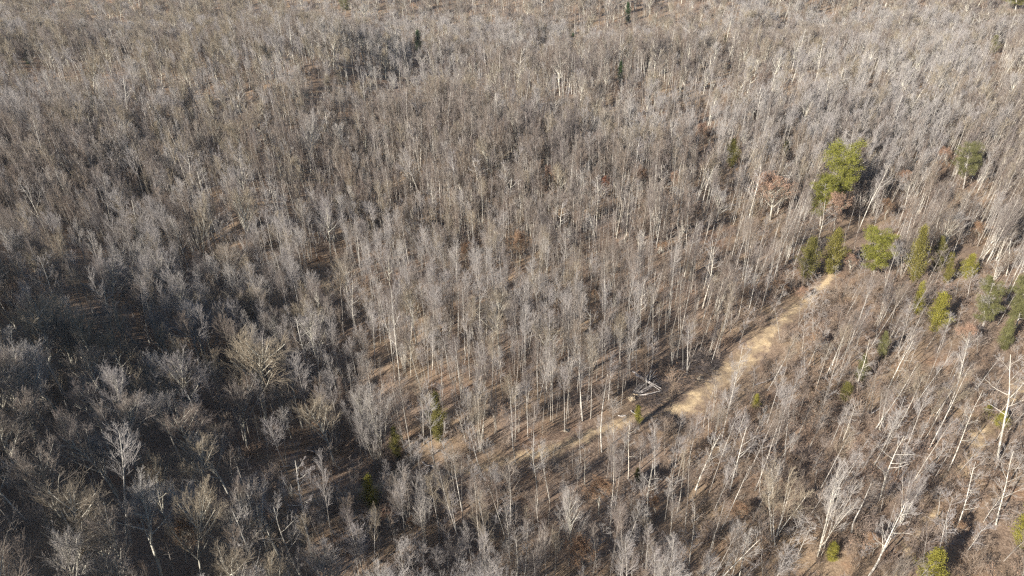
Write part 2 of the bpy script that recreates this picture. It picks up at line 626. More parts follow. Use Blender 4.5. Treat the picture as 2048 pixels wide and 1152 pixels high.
TZ = mesh_h(TV[:, 0], TV[:, 1]) + 0.03
idx = np.arange(len(tp) * NA).reshape(len(tp), NA)
F = np.stack([idx[:-1, :-1], idx[:-1, 1:], idx[1:, 1:], idx[1:, :-1]], axis=-1).reshape(-1, 4)
F = F[:, ::-1]
tme = np_mesh('track', np.column_stack([TV, TZ]), F, [TRACKM], None, True)
a = tme.attributes.new('across', 'FLOAT', 'POINT')
a.data.foreach_set('value', np.array(TA, np.float32))
to = bpy.data.objects.new('track', tme)
col.objects.link(to)
tag(to, 'straw coloured dirt track crossing the woodland', 'track', None, 'structure')


PTH = [(2046, 760, 1.7), (1998, 826, 2.0), (1950, 884, 2.4), (1912, 940, 2.3), (1876, 1005, 2.1), (1838, 1065, 2.0), (1800, 1130, 1.6), (1770, 1180, 1.4)]
pp, pw_ = resample([at(a, b) for a, b, _ in PTH], [w for _, _, w in PTH], .6)
PV, PA = [], []
for i, p in enumerate(pp):
    q = pp[min(i + 1, len(pp) - 1)] - pp[max(i - 1, 0)]
    n = Vector((-q.y, q.x, 0)).normalized()
    for j in range(NA):
        s_ = -1 + 2 * j / (NA - 1)
        PV.append((p.x + n.x * s_ * pw_[i] * 1.9, p.y + n.y * s_ * pw_[i] * 1.9)); PA.append((1 - abs(s_)) * .82)
PV = np.array(PV)
idx = np.arange(len(pp) * NA).reshape(len(pp), NA)
F = np.stack([idx[:-1, :-1], idx[1:, :-1], idx[1:, 1:], idx[:-1, 1:]], axis=-1).reshape(-1, 4)
pme = np_mesh('path', np.column_stack([PV, mesh_h(PV[:, 0], PV[:, 1]) + .03]), F, [TRACKM], None, True)
a = pme.attributes.new('across', 'FLOAT', 'POINT')
a.data.foreach_set('value', np.array(PA, np.float32))
po = bpy.data.objects.new('path', pme)
col.objects.link(po)
tag(po, 'faint pale path between the white trees at the right edge', 'path', None, 'structure')


def track_dist(x, y):
    """distance to the track's centre line divided by its half width"""
    best = np.full(np.shape(x), 99.0)
    for k in range(0, len(TRX), 3):
        d = np.hypot(x - TRX[k, 0], y - TRX[k, 1]) / TRW[k]
        best = np.minimum(best, d)
    return best

# ------------------------------------------------------------------ evergreens


def evergreen_mesh(kind, v, leafm):
    key = ('ev', kind, v, leafm.name)
    if key in PROTO: return PROTO[key]
    rng = random.Random(900 + v)
    if kind == 'pine':            # 14 m: rounded crown of plumed branches in clumps
        Ht, cb, rad = 14.0, 4.0, 3.6
        tr = path(rng, Vector((0, 0, -.3)), Vector((0, 0, 1)), Ht, .22, .04, 10, .02, .02)
        limbs, cen = [], []
        for i in range(58):
            t = (i + rng.random()) / 58
            z = cb + (Ht - cb) * t
            r = rad * math.sin(math.pi * min(1, (.18 + .82 * (1 - t)))) ** .6 if t > .35 else rad * (.72 + .8 * t)
            r *= rng.uniform(.62, 1.1)
            a = rng.uniform(0, 6.283)
            k = min((z + .3) / (Ht + .3), .99) * 10; j = int(k)
            q = tr[j][0].lerp(tr[j + 1][0], k - j)
            d = Vector((math.cos(a), math.sin(a), rng.uniform(.05, .5)))
            p = path(rng, q, d, max(r, .7), .045, .012, 5, .08, .06)
            limbs += segs_of(p)
            for m in range(2, 6):
                for _ in range(3):
                    cen.append(p[m][0] + rv(rng, .26) + Vector((0, 0, .12)))
        cen.append(Vector((tr[-1][0].x, tr[-1][0].y, Ht)))
        leaf = leaf_cards(rng, cen, .078, 46, .25)
        rr = rad
    else:                          # cedar 9 m: dense column, pointed, ragged
        Ht, rad = 9.0, 1.9
        tr = path(rng, Vector((0, 0, -.3)), Vector((0, 0, 1)), Ht, .13, .02, 8, .02, .02)
        limbs, cen = [], []
        for i in range(120):
            t = ((i + rng.random()) / 120) ** 1.15
            z = .6 + (Ht - .6) * t
            r = rad * (1 - t ** 1.8) ** .75 * min(1, .5 + t * 2.2) * rng.uniform(.4, 1.25)
            a = rng.uniform(0, 6.283)
            r *= 1 + .3 * math.sin(2 * a + v * 2.1 + z * .9)
            q = Vector((0, 0, z - .25 * r))
            p = path(rng, q, Vector((math.cos(a), math.sin(a), .75)), max(r * 1.15, .3), .025, .01, 3, .08, .1)
            limbs += segs_of(p)
            for m in range(1, 4):
                cen.append(p[m][0] + rv(rng, .1)); cen.append(p[m][0] + rv(rng, .18))
        leaf = leaf_cards(rng, cen, .08, 20, .21)
        rr = rad
    gt = seg_geo(segs_of(tr), 7)
    gl = seg_geo(limbs, 4)
    V, F, M = join_geo([(gt[0], gt[1], 0)])
    tm = np_mesh(kind + '_trunk', V, F, [BARK], M, True)
    V, F, M = join_geo([(gl[0], gl[1], 0), (leaf[0], leaf[1], 1)])
    cmh = np_mesh(kind + '_crown', V, F, [BARK, leafm], M)
    PROTO[key] = (tm, cmh, None, Ht, rr)
    return PROTO[key]


# ------------------------------------------------------------------ placing one tree
TREES = []        # records of individuals: dict(px, py, desc, obj)


def orient(vec, rz):
    q = Vector((0, 0, 1)).rotation_difference(vec.normalized())
    return (q @ Euler((0, 0, rz)).to_quaternion()).to_euler()


def put_tree(name, pr, P, vec, crown_r, rz, desc, cat, group, label=None):
    tm, crm, _, h, rad = pr
    s = vec.length / h
    sx = s if crown_r is None else crown_r / rad
    o = empty(name, P, label or '', cat, group, orient(vec, rz), (sx, sx, s))
    child('trunk', tm, o); child('crown', crm, o)
    px, py, d = proj(P)
    tx, ty, _ = proj(P + vec * .7)
    TREES.append(dict(o=o, px=px, py=py, cx=tx, cy=ty, desc=desc, label=label, cat=cat))
    return o


G_BARE = 'bare leafless trees of the woodland'
DESC = {'pole': 'slender bare tree', 'broad': 'wide crowned bare tree', 'syc': 'pale barked bare tree', 'multi': 'many stemmed bare tree'}
NAME = {'pole': 'slender_tree', 'broad': 'broad_crowned_tree', 'syc': 'pale_barked_tree', 'multi': 'many_stemmed_tree'}

# kind, base x, base y, top x, top y, crown half width in photo px, twig tint, label (None = written from its surroundings)
HERO = [
    ('syc', 1996, 918, 2046, 700, 52, '', 'thick white trunked bare tree at the right edge, thickest trunk in the picture'),
    ('syc', 1896, 942, 1988, 765, 34, '', 'straight white trunk leaning right above an open patch of leaf litter'),
    ('syc', 1758, 1008, 1818, 862, 40, '', 'white tree with one long level limb pointing right, lower right woodland'),
    ('syc', 1738, 1152, 1822, 1020, 38, '', None),
    ('syc', 1455, 827, 1506, 688, 26, '', 'crooked white tree leaning across the lower side of the straw track'),
    ('syc', 1708, 784, 1738, 672, 26, '', None), ('syc', 1768, 792, 1818, 672, 26, '', None),
    ('syc', 1884, 854, 1958, 672, 30, '', None), ('syc', 1460, 982, 1503, 842, 34, '', None),
    ('syc', 1391, 980, 1424, 855, 30, '', None), ('pole', 1568, 932, 1588, 800, 20, '', None),
    ('syc', 1906, 1072, 1962, 918, 30, '', None), ('syc', 1992, 1050, 2042, 905, 34, '', None),
    ('pole', 1703, 1066, 1742, 968, 26, '', None), ('multi', 1543, 1084, 1562, 935, 52, 'TAN', 'fan shaped clump of many pale stems near the bottom right'),
    ('multi', 1637, 1110, 1686, 930, 44, 'PALE', None), ('multi', 1800, 1046, 1846, 940, 28, 'PALE', None),
    ('pole', 1873, 1040, 1886, 978, 18, 'PALE', None), ('syc', 1478, 1156, 1500, 1058, 28, '', None),
    ('syc', 1305, 694, 1311, 522, 17, '', 'straight white trunk, tallest above the log heap'), ('syc', 1280, 696, 1291, 540, 18, '', None),
    ('pole', 1476, 642, 1493, 530, 16, 'PALE', None), ('pole', 1493, 630, 1516, 540, 14, 'PALE', None), ('pole', 1520, 628, 1538, 545, 12, 'PALE', None),
    ('syc', 1631, 510, 1662, 398, 26, '', 'white trunked tree leaning right below the bright green pines'),
    ('syc', 1715, 466, 1768, 310, 26, '', 'tall pale tree with forked top right of the bright pines'), ('syc', 1797, 453, 1826, 362, 26, '', None),
    ('broad', 1890, 492, 1916, 420, 26, 'PALE', None), ('syc', 1946, 405, 1966, 330, 20, '', None),
    ('syc', 2012, 552, 2030, 470, 20, '', None), ('syc', 1983, 577, 1990, 515, 18, '', None),
    ('syc', 1963, 664, 1986, 548, 34, '', 'white forked tree in front of the grey green pine at the right'), ('pole', 1770, 580, 1788, 480, 20, 'PALE', None),
    ('syc', 800, 772, 778, 570, 22, '', 'tall pale tree crossing its neighbour, right one of a pair near the centre'),
    ('syc', 791, 768, 768, 600, 20, '', 'pale tree crossing its neighbour, left one of a pair near the centre'),
    ('syc', 822, 752, 824, 596, 14, '', None), ('syc', 708, 692, 697, 556, 20, '', None), ('pole', 1205, 754, 1211, 640, 16, 'PALE', None),
    ('pole', 1165, 842, 1161, 708, 20, 'PALE', None), ('pole', 870, 948, 858, 788, 26, 'PALE', None), ('syc', 1100, 1007, 1088, 872, 24, '', None),
    ('syc', 1075, 1012, 1070, 882, 26, '', None), ('broad', 1137, 1132, 1147, 972, 30, 'PALE', 'pale fan shaped crown right of the bottom centre'),
    ('pole', 1345, 957, 1356, 868, 20, 'PALE', None), ('syc', 1380, 1112, 1392, 992, 14, '', None), ('pole', 814, 1112, 792, 962, 20, 'PALE', None),
    ('multi', 852, 1092, 832, 955, 26, 'PALE', None), ('pole', 672, 1126, 638, 900, 20, 'PALE', 'very tall thin pale tree below the left log heap'),
    ('pole', 560, 1062, 538, 940, 18, '', None), ('pole', 600, 1152, 580, 1040, 18, '', None),
    ('pole', 573, 930, 556, 812, 20, 'PALE', 'slender pale trunk at the edge of the black shade beside the left log heap'),
    ('broad', 533, 852, 515, 655, 66, 'TAN', 'big dome crowned tree standing over the black shade, left of centre'),
    ('pole', 563, 872, 553, 778, 22, '', None), ('pole', 620, 862, 606, 750, 18, '', None), ('pole', 405, 840, 374, 712, 28, '', None),
    ('broad', 212, 815, 182, 688, 54, '', 'fan crowned tree with bright limbs against black shade, left side'),
    ('broad', 320, 820, 306, 712, 40, 'TAN', 'small round crowned tree against black shade, left side'),
    ('broad', 92, 768, 92, 596, 66, 'TAN', 'widest crowned tree near the left edge, half way down'), ('broad', 236, 762, 214, 598, 44, '', None),
    ('pole', 358, 718, 332, 588, 30, '', None), ('broad', 84, 930, 50, 775, 42, '', None), ('broad', 158, 955, 118, 800, 50, '', None),
    ('pole', 262, 1092, 214, 838, 42, 'PALE', 'tall feathery leader with a long bare base, lower left'),
    ('broad', 170, 1165, 142, 972, 66, 'TAN', 'broad crowned tree with glowing limbs in the bottom left corner'), ('pole', 348, 1152, 318, 1052, 24, '', None),
    ('broad', 484, 1168, 456, 988, 52, '', None), ('broad', 404, 1165, 388, 950, 52, 'TAN', 'tan topped round crown beside the brown leaved patch, lower left'),
    ('broad', 140, 1158, 44, 1000, 50, '', None), ('broad', 274, 950, 258, 790, 44, '', None), ('broad', 386, 962, 364, 812, 52, '', None),
    ('broad', 42, 690, 20, 566, 40, '', None), ('broad', 8, 860, 2, 690, 36, '', None), ('pole', 300, 690, 270, 560, 26, '', None), ('broad', 470, 760, 455, 640, 30, '', None),
    ('broad', 330, 1040, 300, 900, 34, '', None), ('pole', 452, 860, 424, 768, 24, '', None), ('pole', 492, 890, 470, 780, 24, '', None), ('pole', 490, 975, 452, 850, 30, '', None),
    ('broad', 410, 542, 399, 378, 24, 'TAN', 'tall narrow tan crown beside a dark gap, upper left'), ('pole', 270, 545, 255, 418, 22, 'PALE', None),
    ('pole', 226, 475, 208, 340, 20, 'PALE', None), ('broad', 495, 505, 480, 368, 28, 'TAN', None), ('broad', 170, 520, 158, 468, 28, 'TAN', None),
    ('broad', 662, 524, 646, 386, 36, 'PALE', 'wide pale crown in the middle of the upper left woodland'), ('broad', 622, 352, 617, 214, 26, 'PALE', None),
    ('pole', 852, 408, 800, 300, 18, 'PALE', None), ('pole', 968, 474, 962, 352, 16, 'TAN', None), ('syc', 1250, 494, 1258, 388, 16, '', None),
    ('broad', 698, 606, 690, 492, 26, '', None), ('broad', 780, 594, 772, 488, 26, '', None), ('pole', 1350, 458, 1353, 370, 14, 'PALE', None),
    ('pole', 1380, 450, 1386, 372, 14, 'PALE', None), ('broad', 1435, 455, 1445, 370, 20, 'PALE', None), ('multi', 1478, 415, 1484, 320, 16, 'PALE', None),
    ('pole', 1180, 500, 1176, 430, 14, 'PALE', None), ('multi', 1540, 1000, 1556, 905, 24, 'PALE', None), ('pole', 940, 760, 936, 620, 18, 'PALE', None), ('pole', 1050, 760, 1052, 600, 18, 'PALE', None),
]
EVER = [
    ('pine', 1666, 436, 1680, 292, 40, PINE, 'largest bright green pine, upper right'),
    ('pine', 1640, 452, 1631, 358, 28, PINE, 'smaller bright pine touching the left foot of the largest pine'),
    ('pine', 1745, 560, 1738, 464, 34, PINE, 'rounded green pine with the widest crown of its row'),
    ('cedar', 1826, 570, 1818, 456, 20, CEDAR, 'tall olive cedar just right of the rounded pine'),
    ('cedar', 1872, 545, 1864, 476, 14, CEDAR_OLIVE, 'small olive cedar, upper one of a close pair'),
    ('cedar', 1892, 568, 1886, 508, 12, CEDAR, 'small yellowish cedar, lower one of a close pair'),
    ('cedar', 1932, 560, 1937, 510, 16, CEDAR_YEL, 'squat yellow green cedar at the right end of the row'),
    ('cedar', 1612, 560, 1619, 478, 24, CEDAR_OLIVE, 'brownish olive cedar at the left end of the row'),
    ('cedar', 1660, 548, 1667, 462, 24, CEDAR, 'olive cedar half hidden behind a thin pale trunk'),
    ('cedar', 1868, 664, 1872, 588, 24, CEDAR_YEL, 'bright yellow green cedar with a black shadow on its right'),
    ('cedar', 1832, 630, 1830, 566, 13, CEDAR_YEL, 'narrow cedar just left of the bright yellow green one'),
    ('pine', 1962, 668, 1958, 566, 26, PINE_BLUE, 'grey green pine behind the white forked tree'),
    ('pine', 2028, 668, 2022, 562, 28, PINE_BLUE, 'grey green pine cut by the right edge'),
    ('cedar', 2040, 1098, 2048, 1004, 27, CEDAR_YEL, 'yellow cedar cut by the right edge near the bottom'),
    ('cedar', 1852, 1185, 1862, 1106, 30, CEDAR_YEL, 'yellow cedar cut by the bottom edge'),
    ('cedar', 1462, 336, 1465, 280, 15, CEDAR_OLIVE, 'lone dark green conifer among bare crowns, upper right'),
    ('pine', 1926, 378, 1923, 292, 25, PINE_BLUE, 'muted green pine right of the largest pine'),
    ('cedar', 1571, 312, 1572, 283, 9, CEDAR_OLIVE, 'tiny olive conifer above the left side of the largest pine'),
    ('cedar', 744, 1022, 743, 952, 19, CEDAR_YEL, 'lone round green bush below the left log heap'),
    ('cedar', 880, 885, 873, 788, 20, CEDAR_OLIVE, 'dark olive conifer behind a bare pale tree near the centre'),
    ('cedar', 796, 918, 791, 856, 15, CEDAR_OLIVE, 'faded brownish conifer left of the dark olive one'),
    ('cedar', 1275, 850, 1273, 812, 10, CEDAR_YEL, 'knee high green conifer below the log heap'),
    ('cedar', 1511, 818, 1508, 790, 10, CEDAR_YEL, 'small green conifer right of the crooked white tree'),
    ('cedar', 1275, 966, 1273, 938, 9, CEDAR_OLIVE, 'small dark green conifer under bare trees, lower centre'),
    ('cedar', 1660, 1122, 1664, 1086, 14, CEDAR_YEL, 'pale green conifer behind many stems at the bottom right'),
    ('cedar', 1255, 46, 1256, 6, 8, PINE_DARK, 'dark conifer at the top edge, right of centre'),
    ('cedar', 1146, 108, 1147, 68, 7, PINE_DARK, 'dark far conifer near the top, centre'),
    ('cedar', 838, 108, 838, 62, 10, PINE_DARK, 'dark far conifer near the top, left of centre'),
    ('cedar', 1240, 168, 1241, 124, 8, PINE_DARK, 'dark conifer in a gap below the top edge'),
    ('pine', 692, 30, 694, -4, 14, PINE_BLUE, 'faint green pine cut by the top edge'),
    ('cedar', 1984, 108, 1986, 72, 11, PINE_BLUE, 'small green conifer in the far right woodland'),
    ('pine', 2030, 22, 2034, -14, 22, PINE, 'green pine cut by the top right corner'),
    ('cedar', 1718, 770, 1716, 712, 13, PINE_BLUE, 'pale green conifer behind a white leaning tree'),
    ('cedar', 1688, 806, 1690, 766, 15, CEDAR_OLIVE, 'low olive conifer left of a white trunk foot'),
    ('cedar', 1760, 722, 1764, 666, 12, PINE_BLUE, 'green conifer between two white leaning trees'),
    ('cedar', 1448, 100, 1449, 70, 7, CEDAR_OLIVE, 'faint olive conifer near the top, right of centre'),
    ('cedar', 60, 130, 58, 100, 10, PINE_DARK, 'dark conifer in the far left woodland'),
    ('cedar', 2005, 700, 2004, 640, 16, PINE_BLUE, 'grey green conifer left of the thick white trunk'),
    ('cedar', 2000, 858, 2002, 826, 16, CEDAR_YEL, 'low yellow green conifer behind the thick white trunk'),
    ('cedar', 1972, 838, 1972, 812, 10, CEDAR_YEL, 'small yellowish conifer left of the thick white trunk'),
]
BROWN = [
    (1216, 400, 1215, 352, 15, LEAF_RED, 'russet leaved tree, reddest in the picture'), (1286, 395, 1285, 332, 17, LEAF, None), (1407, 300, 1405, 245, 14, LEAF_PINK, None),
    (1100, 385, 1098, 330, 15, LEAF_PINK, None), (1040, 535, 1037, 455, 24, LEAF, 'broad brown leaved tree above the centre'), (932, 545, 929, 482, 13, LEAF, 'small orange brown leaved tree left of the broad brown one'),
    (1540, 440, 1547, 345, 36, LEAF_PINK, 'large pale brown leaved tree left of the bright pines'), (1630, 705, 1629, 660, 13, LEAF, None), (1197, 1030, 1195, 955, 25, LEAF, None),
    (1312, 1035, 1308, 985, 15, LEAF, None), (1168, 1155, 1164, 1065, 32, LEAF, 'rusty leaved tree at the bottom edge, centre'), (1478, 1055, 1474, 1005, 20, LEAF, None),
    (372, 1125, 364, 1040, 26, LEAF, 'brown leaved limb tree in the lower left shade'), (1668, 462, 1672, 376, 28, LEAF_PINK, 'brown leaved tree just below the largest pine'),
    (1895, 345, 1893, 292, 13, LEAF_PINK, None), (1812, 385, 1811, 338, 14, LEAF_PINK, None), (1957, 480, 1955, 440, 13, LEAF, None), (1326, 512, 1325, 480, 10, LEAF, None),
    (1191, 605, 1190, 580, 9, LEAF, None), (1770, 440, 1768, 395, 14, LEAF, None), (1930, 700, 1935, 645, 18, LEAF_PINK, None), (1985, 640, 1990, 600, 16, LEAF, None),
    (1345, 400, 1345, 340, 14, LEAF_PINK, None), (1418, 290, 1415, 262, 12, LEAF, None), (1700, 545, 1698, 505, 16, LEAF_PINK, None), (828, 1070, 824, 1030, 12, LEAF, None),
    (775, 1060, 778, 1010, 18, LEAF_PINK, None), (1560, 590, 1563, 560, 16, LEAF, None), (1605, 600, 1608, 572, 16, LEAF_PINK, None), (640, 545, 636, 510, 9, LEAF, None),
    (1745, 1110, 1750, 1070, 14, LEAF, None), (1920, 1075, 1925, 1040, 13, LEAF, None),
]
LANDMARK = {   # short phrases for the labels of trees that stand near
    'largest bright green pine': 'the largest bright pine', 'rounded green pine': 'the rounded green pine', 'tall olive cedar': 'the tall olive cedar',
    'bright yellow green cedar': 'the bright yellow green cedar', 'lone round green bush': 'the lone round green bush', 'dark olive conifer behind': 'the dark olive conifer',
    'crooked white tree': 'the crooked white trackside tree', 'thick white trunked': 'the thickest white trunk', 'white tree with one long': 'the level limbed white tree',
    'fan shaped clump': 'the fan shaped clump', 'big dome crowned': 'the big dome crown', 'fan crowned tree with': 'the bright limbed fan crown', 'small round crowned': 'the small round crown',
    'broad crowned tree with glowing': 'the corner tree, bottom left', 'tall feathery leader': 'the tall feathery tree', 'wide pale crown in': 'the wide pale crown', 'tall pale tree crossing': 'the crossing pale pair',
    'tall narrow tan crown': 'the narrow tan crown', 'russet leaved tree': 'the russet leaved tree', 'broad brown leaved': 'the broad brown leaved tree', 'lone dark green conifer': 'the lone dark conifer',
    'yellow cedar cut by the bottom': 'the bottom edge yellow cedar', 'rusty leaved tree': 'the rusty bottom edge tree', 'pale fan shaped': 'the pale fan crown', 'widest crowned tree near the left': 'the widest left edge crown',
    'large pale brown': 'the large pale brown tree', 'small dark green conifer': 'the small dark conifer', 'very tall thin': 'the very tall thin tree',
    'straight white trunk leaning': 'the straight white trunk', 'tan topped round': 'the tan topped crown', 'smaller bright pine': 'the smaller bright pine',
}

rg = random.Random(5)
NV = {'pole': 9, 'broad': 6, 'syc': 6, 'multi': 4}
hero_xy = []
for i, (k, bx, by, tx, ty, cw_, tint, lab) in enumerate(HERO):
    P, v = lean_basis(bx, by, tx, ty)
    if lab is None or k != 'x':
        pass
    _, _, d = proj(P + v * .6)
    pr = make_variant(k, i % NV[k], 0, tint)
    o = put_tree(NAME[k], pr, P, v, cw_ * d / FPX, rg.uniform(0, 6.28), DESC[k] if not tint or k != 'pole' else ('pale slender bare tree' if tint == 'PALE' else 'tan twigged slender bare tree'), 'tree', G_BARE, lab)
    hero_xy.append((P.x, P.y, cw_ * d / FPX * (.8 if k in ('broad', 'multi') else .35)))
n_hero = len(TREES)
EVD = 'small green conifer'
for i, (k, bx, by, tx, ty, cw_, m, lab) in enumerate(EVER):
    P, v = lean_basis(bx, by, tx, ty)
    v = Vector((v.x * .3, 0, v.z))
    _, _, d = proj(P + v * .5)
    put_tree('pine_tree' if k == 'pine' else 'cedar_tree', evergreen_mesh(k, i % 3, m), P, v, cw_ * d / FPX, rg.uniform(0, 6.28), EVD, 'tree', 'evergreen trees among the bare trees', lab)
    hero_xy.append((P.x, P.y, cw_ * d / FPX * .9))
for i, (bx, by, tx, ty, cw_, m, lab) in enumerate(BROWN):
    P, v = lean_basis(bx, by, tx, ty)
    _, _, d = proj(P + v * .5)
    desc = {LEAF: 'small brown leaved tree', LEAF_PINK: 'small pale brown leaved tree', LEAF_RED: 'russet'}[m]
    put_tree('brown_leaved_tree', make_variant('broad', i % 3, 0, 'TAN', m), P, v, cw_ * d / FPX, rg.uniform(0, 6.28), desc, 'tree', 'trees still holding dry brown leaves', lab)
    hero_xy.append((P.x, P.y, cw_ * d / FPX * .5))
HX = np.array(hero_xy)

# ------------------------------------------------------------------ the rest of the wood
rs = np.random.RandomState(11)


def grid(cell, y0, y1, margin=26):
    ys = np.arange(y0, y1, cell)
    P = []
    for y in ys:
        w = .80 * (.857 * y + 44) + margin
        xs = np.arange(-w - (18 if y < 120 else 0), w, cell)
        P.append(np.column_stack([xs, np.full(len(xs), y)]))
    P = np.concatenate(P)
    return P + rs.uniform(-.5, .5, P.shape) * cell


def lowfreq(x, y, s, ph=0.0):
    return .5 + .25 * (np.sin(x * s + ph + 1.7 * np.sin(y * s * .7 + ph)) + np.cos(y * s * 1.3 - ph + 1.3 * np.sin(x * s * .8)))


def bump(px, py, cx, cy, rx, ry):
    return np.exp(-(((px - cx) / rx) ** 2 + ((py - cy) / ry) ** 2))


def density(x, y):
    """share of possible spots holding a pole, broad tree"""
    z = H(x, y)
    px, py, d = projv(x, y, z)
    u = x * UX + y * UY
    pole = np.full(len(x), 1.0)
    right = sstep(1330, 1560, px) * sstep(480, 640, py)
    pole = pole * (1 - .72 * right)
    bot = sstep(840, 980, py) * sstep(560, 720, px) * (1 - right)
    pole = pole * (1 - .18 * bot)
    left = sstep(540, 390, px) * sstep(600, 780, py)
    pole = pole * (1 - .78 * left)
    for (cx, cy, rx, ry, a) in [(1290, 700, 130, 60, .65), (1420, 430, 120, 40, .55), (1180, 900, 160, 60, .5), (1400, 590, 120, 50, .45), (900, 960, 160, 40, .5), (1050, 820, 120, 60, .3),
                                (590, 950, 60, 30, .7), (1930, 910, 70, 60, .5), (1700, 480, 70, 40, .5), (280, 360, 120, 22, .6), (440, 430, 16, 80, .95), (600, 860, 40, 40, .5), (870, 130, 40, 30, .6),
                                (770, 220, 40, 30, .6), (480, 700, 60, 60, .6), (715, 670, 34, 40, .8), (160, 90, 50, 20, .6), (420, 110, 40, 20, .5), (1080, 200, 30, 30, .5)]:
        pole = pole * (1 - (a if a > .9 else a * .6) * bump(px, py, cx, cy, rx, ry))
    pole = pole * (.62 + .5 * lowfreq(x, y, .05, 1.0)) * (1 - .45 * sstep(330, 160, py))
    broad = (.36 + .3 * sstep(1100, 500, px)) * sstep(480, 180, py) + .85 * sstep(640, 450, px) * sstep(500, 700, py) + .12
    broad = broad * (1 - .8 * right) * (1 - .5 * bot)
    return pole, broad, px, py, d, right, left, bot


def clear_of(P, pts, f=1.0):
    ok = np.ones(len(P), bool)
    for (hx, hy, r) in pts:
        ok &= np.hypot(P[:, 0] - hx, P[:, 1] - hy) > max(.8, r * f)
    return ok


def far_of_track(P, k):
    return track_dist(P[:, 0], P[:, 1]) > k


# large trees
B = grid(9.5, 46, 840)
pole, broad, px, py, d, right, left, bot = density(B[:, 0], B[:, 1])
keep = (rs.rand(len(B)) < broad) & clear_of(B, hero_xy, .9) & far_of_track(B, 1.8)
B = B[keep]
C_ = grid(6.6, 46, 190)
pole, broad, px, py, d, right, left, bot = density(C_[:, 0], C_[:, 1])
C_ = C_[(rs.rand(len(C_)) < .85 * sstep(720, 600, px) * sstep(560, 700, py)) & clear_of(C_, hero_xy, .75)]
nB = len(B)
B = np.concatenate([B, C_])
bk = np.where(rs.rand(len(B)) < .10, 2, 0)
brec = [('syc' if k == 2 else 'broad', p[0], p[1]) for k, p in zip(bk, B)]
bl = [(p[0], p[1], 2.4) for p in B]
# poles
A1 = grid(2.15, 46, 250)
A2 = grid(2.9, 250, 430)
A3 = grid(4.3, 430, 860)
A = np.concatenate([A1, A2, A3])
pole, broad, px, py, d, right, left, bot = density(A[:, 0], A[:, 1])
keep = (rs.rand(len(A)) < pole * .92)
A = A[keep]
keep = far_of_track(A, 1.35)
A = A[keep]
cellmap = {}
for (hx, hy, r) in hero_xy + bl:
    for i in range(int((hx - r) // 4), int((hx + r) // 4) + 1):
        for j in range(int((hy - r) // 4), int((hy + r) // 4) + 1):
            cellmap.setdefault((i, j), []).append((hx, hy, r))


def free(x, y, f=.8):
    for (hx, hy, r) in cellmap.get((int(x // 4), int(y // 4)), ()):
        if (x - hx) ** 2 + (y - hy) ** 2 < (max(.7, r * f)) ** 2: return False
    return True


rec_all = []
for p in A:
    if free(p[0], p[1]):
        k = 'pole'
        q = rs.rand()
        if q < .09: k = 'multi'
        elif q < .12: k = 'syc'
        s = rs.uniform(.62, .90) if rs.rand() < .55 else rs.uniform(.34, .64)
        if rs.rand() < .04: s = rs.uniform(.9, 1.08)
        rec_all.append((k, p[0], p[1], s, rs.uniform(.6, 1.0)))
for n_, (k, x, y) in enumerate(brec):
    if n_ >= nB: rec_all.append((k, x, y, rs.uniform(.72, 1.0), rs.uniform(.75, 1.05)))
    else: rec_all.append((k, x, y, rs.uniform(.62, .92), rs.uniform(.7, 1.1)))
X = np.array([[r[1], r[2], r[3]] for r in rec_all])
Zt = H(X[:, 0], X[:, 1])
PX, PY, D = projv(X[:, 0], X[:, 1], Zt + 11 * X[:, 2])
uu = X[:, 0] * UX + X[:, 1] * UY
onridge = uu > 22
# keep open what the photograph shows unhidden: evergreens, brown leaved trees, single out trees, the track, the log heaps
KEEP = []
for t, (bx, by, r) in zip(TREES, hero_xy):
    o = t['o']
    vec = o.rotation_euler.to_matrix() @ Vector((0, 0, 1))
    hgt = o.scale[2] * 19
    nm = o.name.split('.')[0]
    if nm in ('pine_tree', 'cedar_tree'): lo_, hi_, pr_ = .25, 1.0, .93; hgt = o.scale[2] * (14 if nm == 'pine_tree' else 9)
    elif nm == 'brown_leaved_tree': lo_, hi_, pr_ = .3, 1.0, .95
    elif t['label']: lo_, hi_, pr_ = .15, 1.0, .8
    else: lo_, hi_, pr_ = .3, 1.0, .6
    P = Vector(o.location)
    a_ = proj(P + vec * hgt * lo_); b_ = proj(P + vec * hgt * hi_)
    hw = max(5, r * FPX / b_[2] * .8)
    KEEP.append((min(a_[0], b_[0]) - hw, b_[1], max(a_[0], b_[0]) + hw, a_[1], a_[2], pr_))
for (bx, by, hw) in TRK[2:14] + [(a, b, w * .7) for a, b, w in PTH[1:6]]:
    p_ = at(bx, by); d_ = proj(p_)[2]; w_ = hw * FPX / d_ * .8
    KEEP.append((bx - w_, by - w_ * .6, bx + w_, by + w_ * .6, d_ + 2, .92 if 1300 < bx < 1620 else .6))
for (x0_, y0_, x1_, y1_, p_) in [(1255, 740, 1325, 808, .95), (606, 884, 682, 926, .93), (1100, 860, 1200, 905, .7), (1350, 705, 1410, 745, .7), (1895, 860, 1950, 915, .8)]:
    KEEP.append((x0_, y0_, x1_, y1_, proj(at((x0_ + x1_) / 2, y1_))[2] + 2, p_))
crw = np.array([(3.6 if r[0] in ('broad', 'multi') else 1.7) for r in rec_all]) * X[:, 2] * FPX / D
cx0, cy0, _ = projv(X[:, 0], X[:, 1], Zt + 20 * X[:, 2])
cx1, cy1, _ = projv(X[:, 0], X[:, 1], Zt + 8 * X[:, 2])
hidden = np.zeros(len(X), bool)
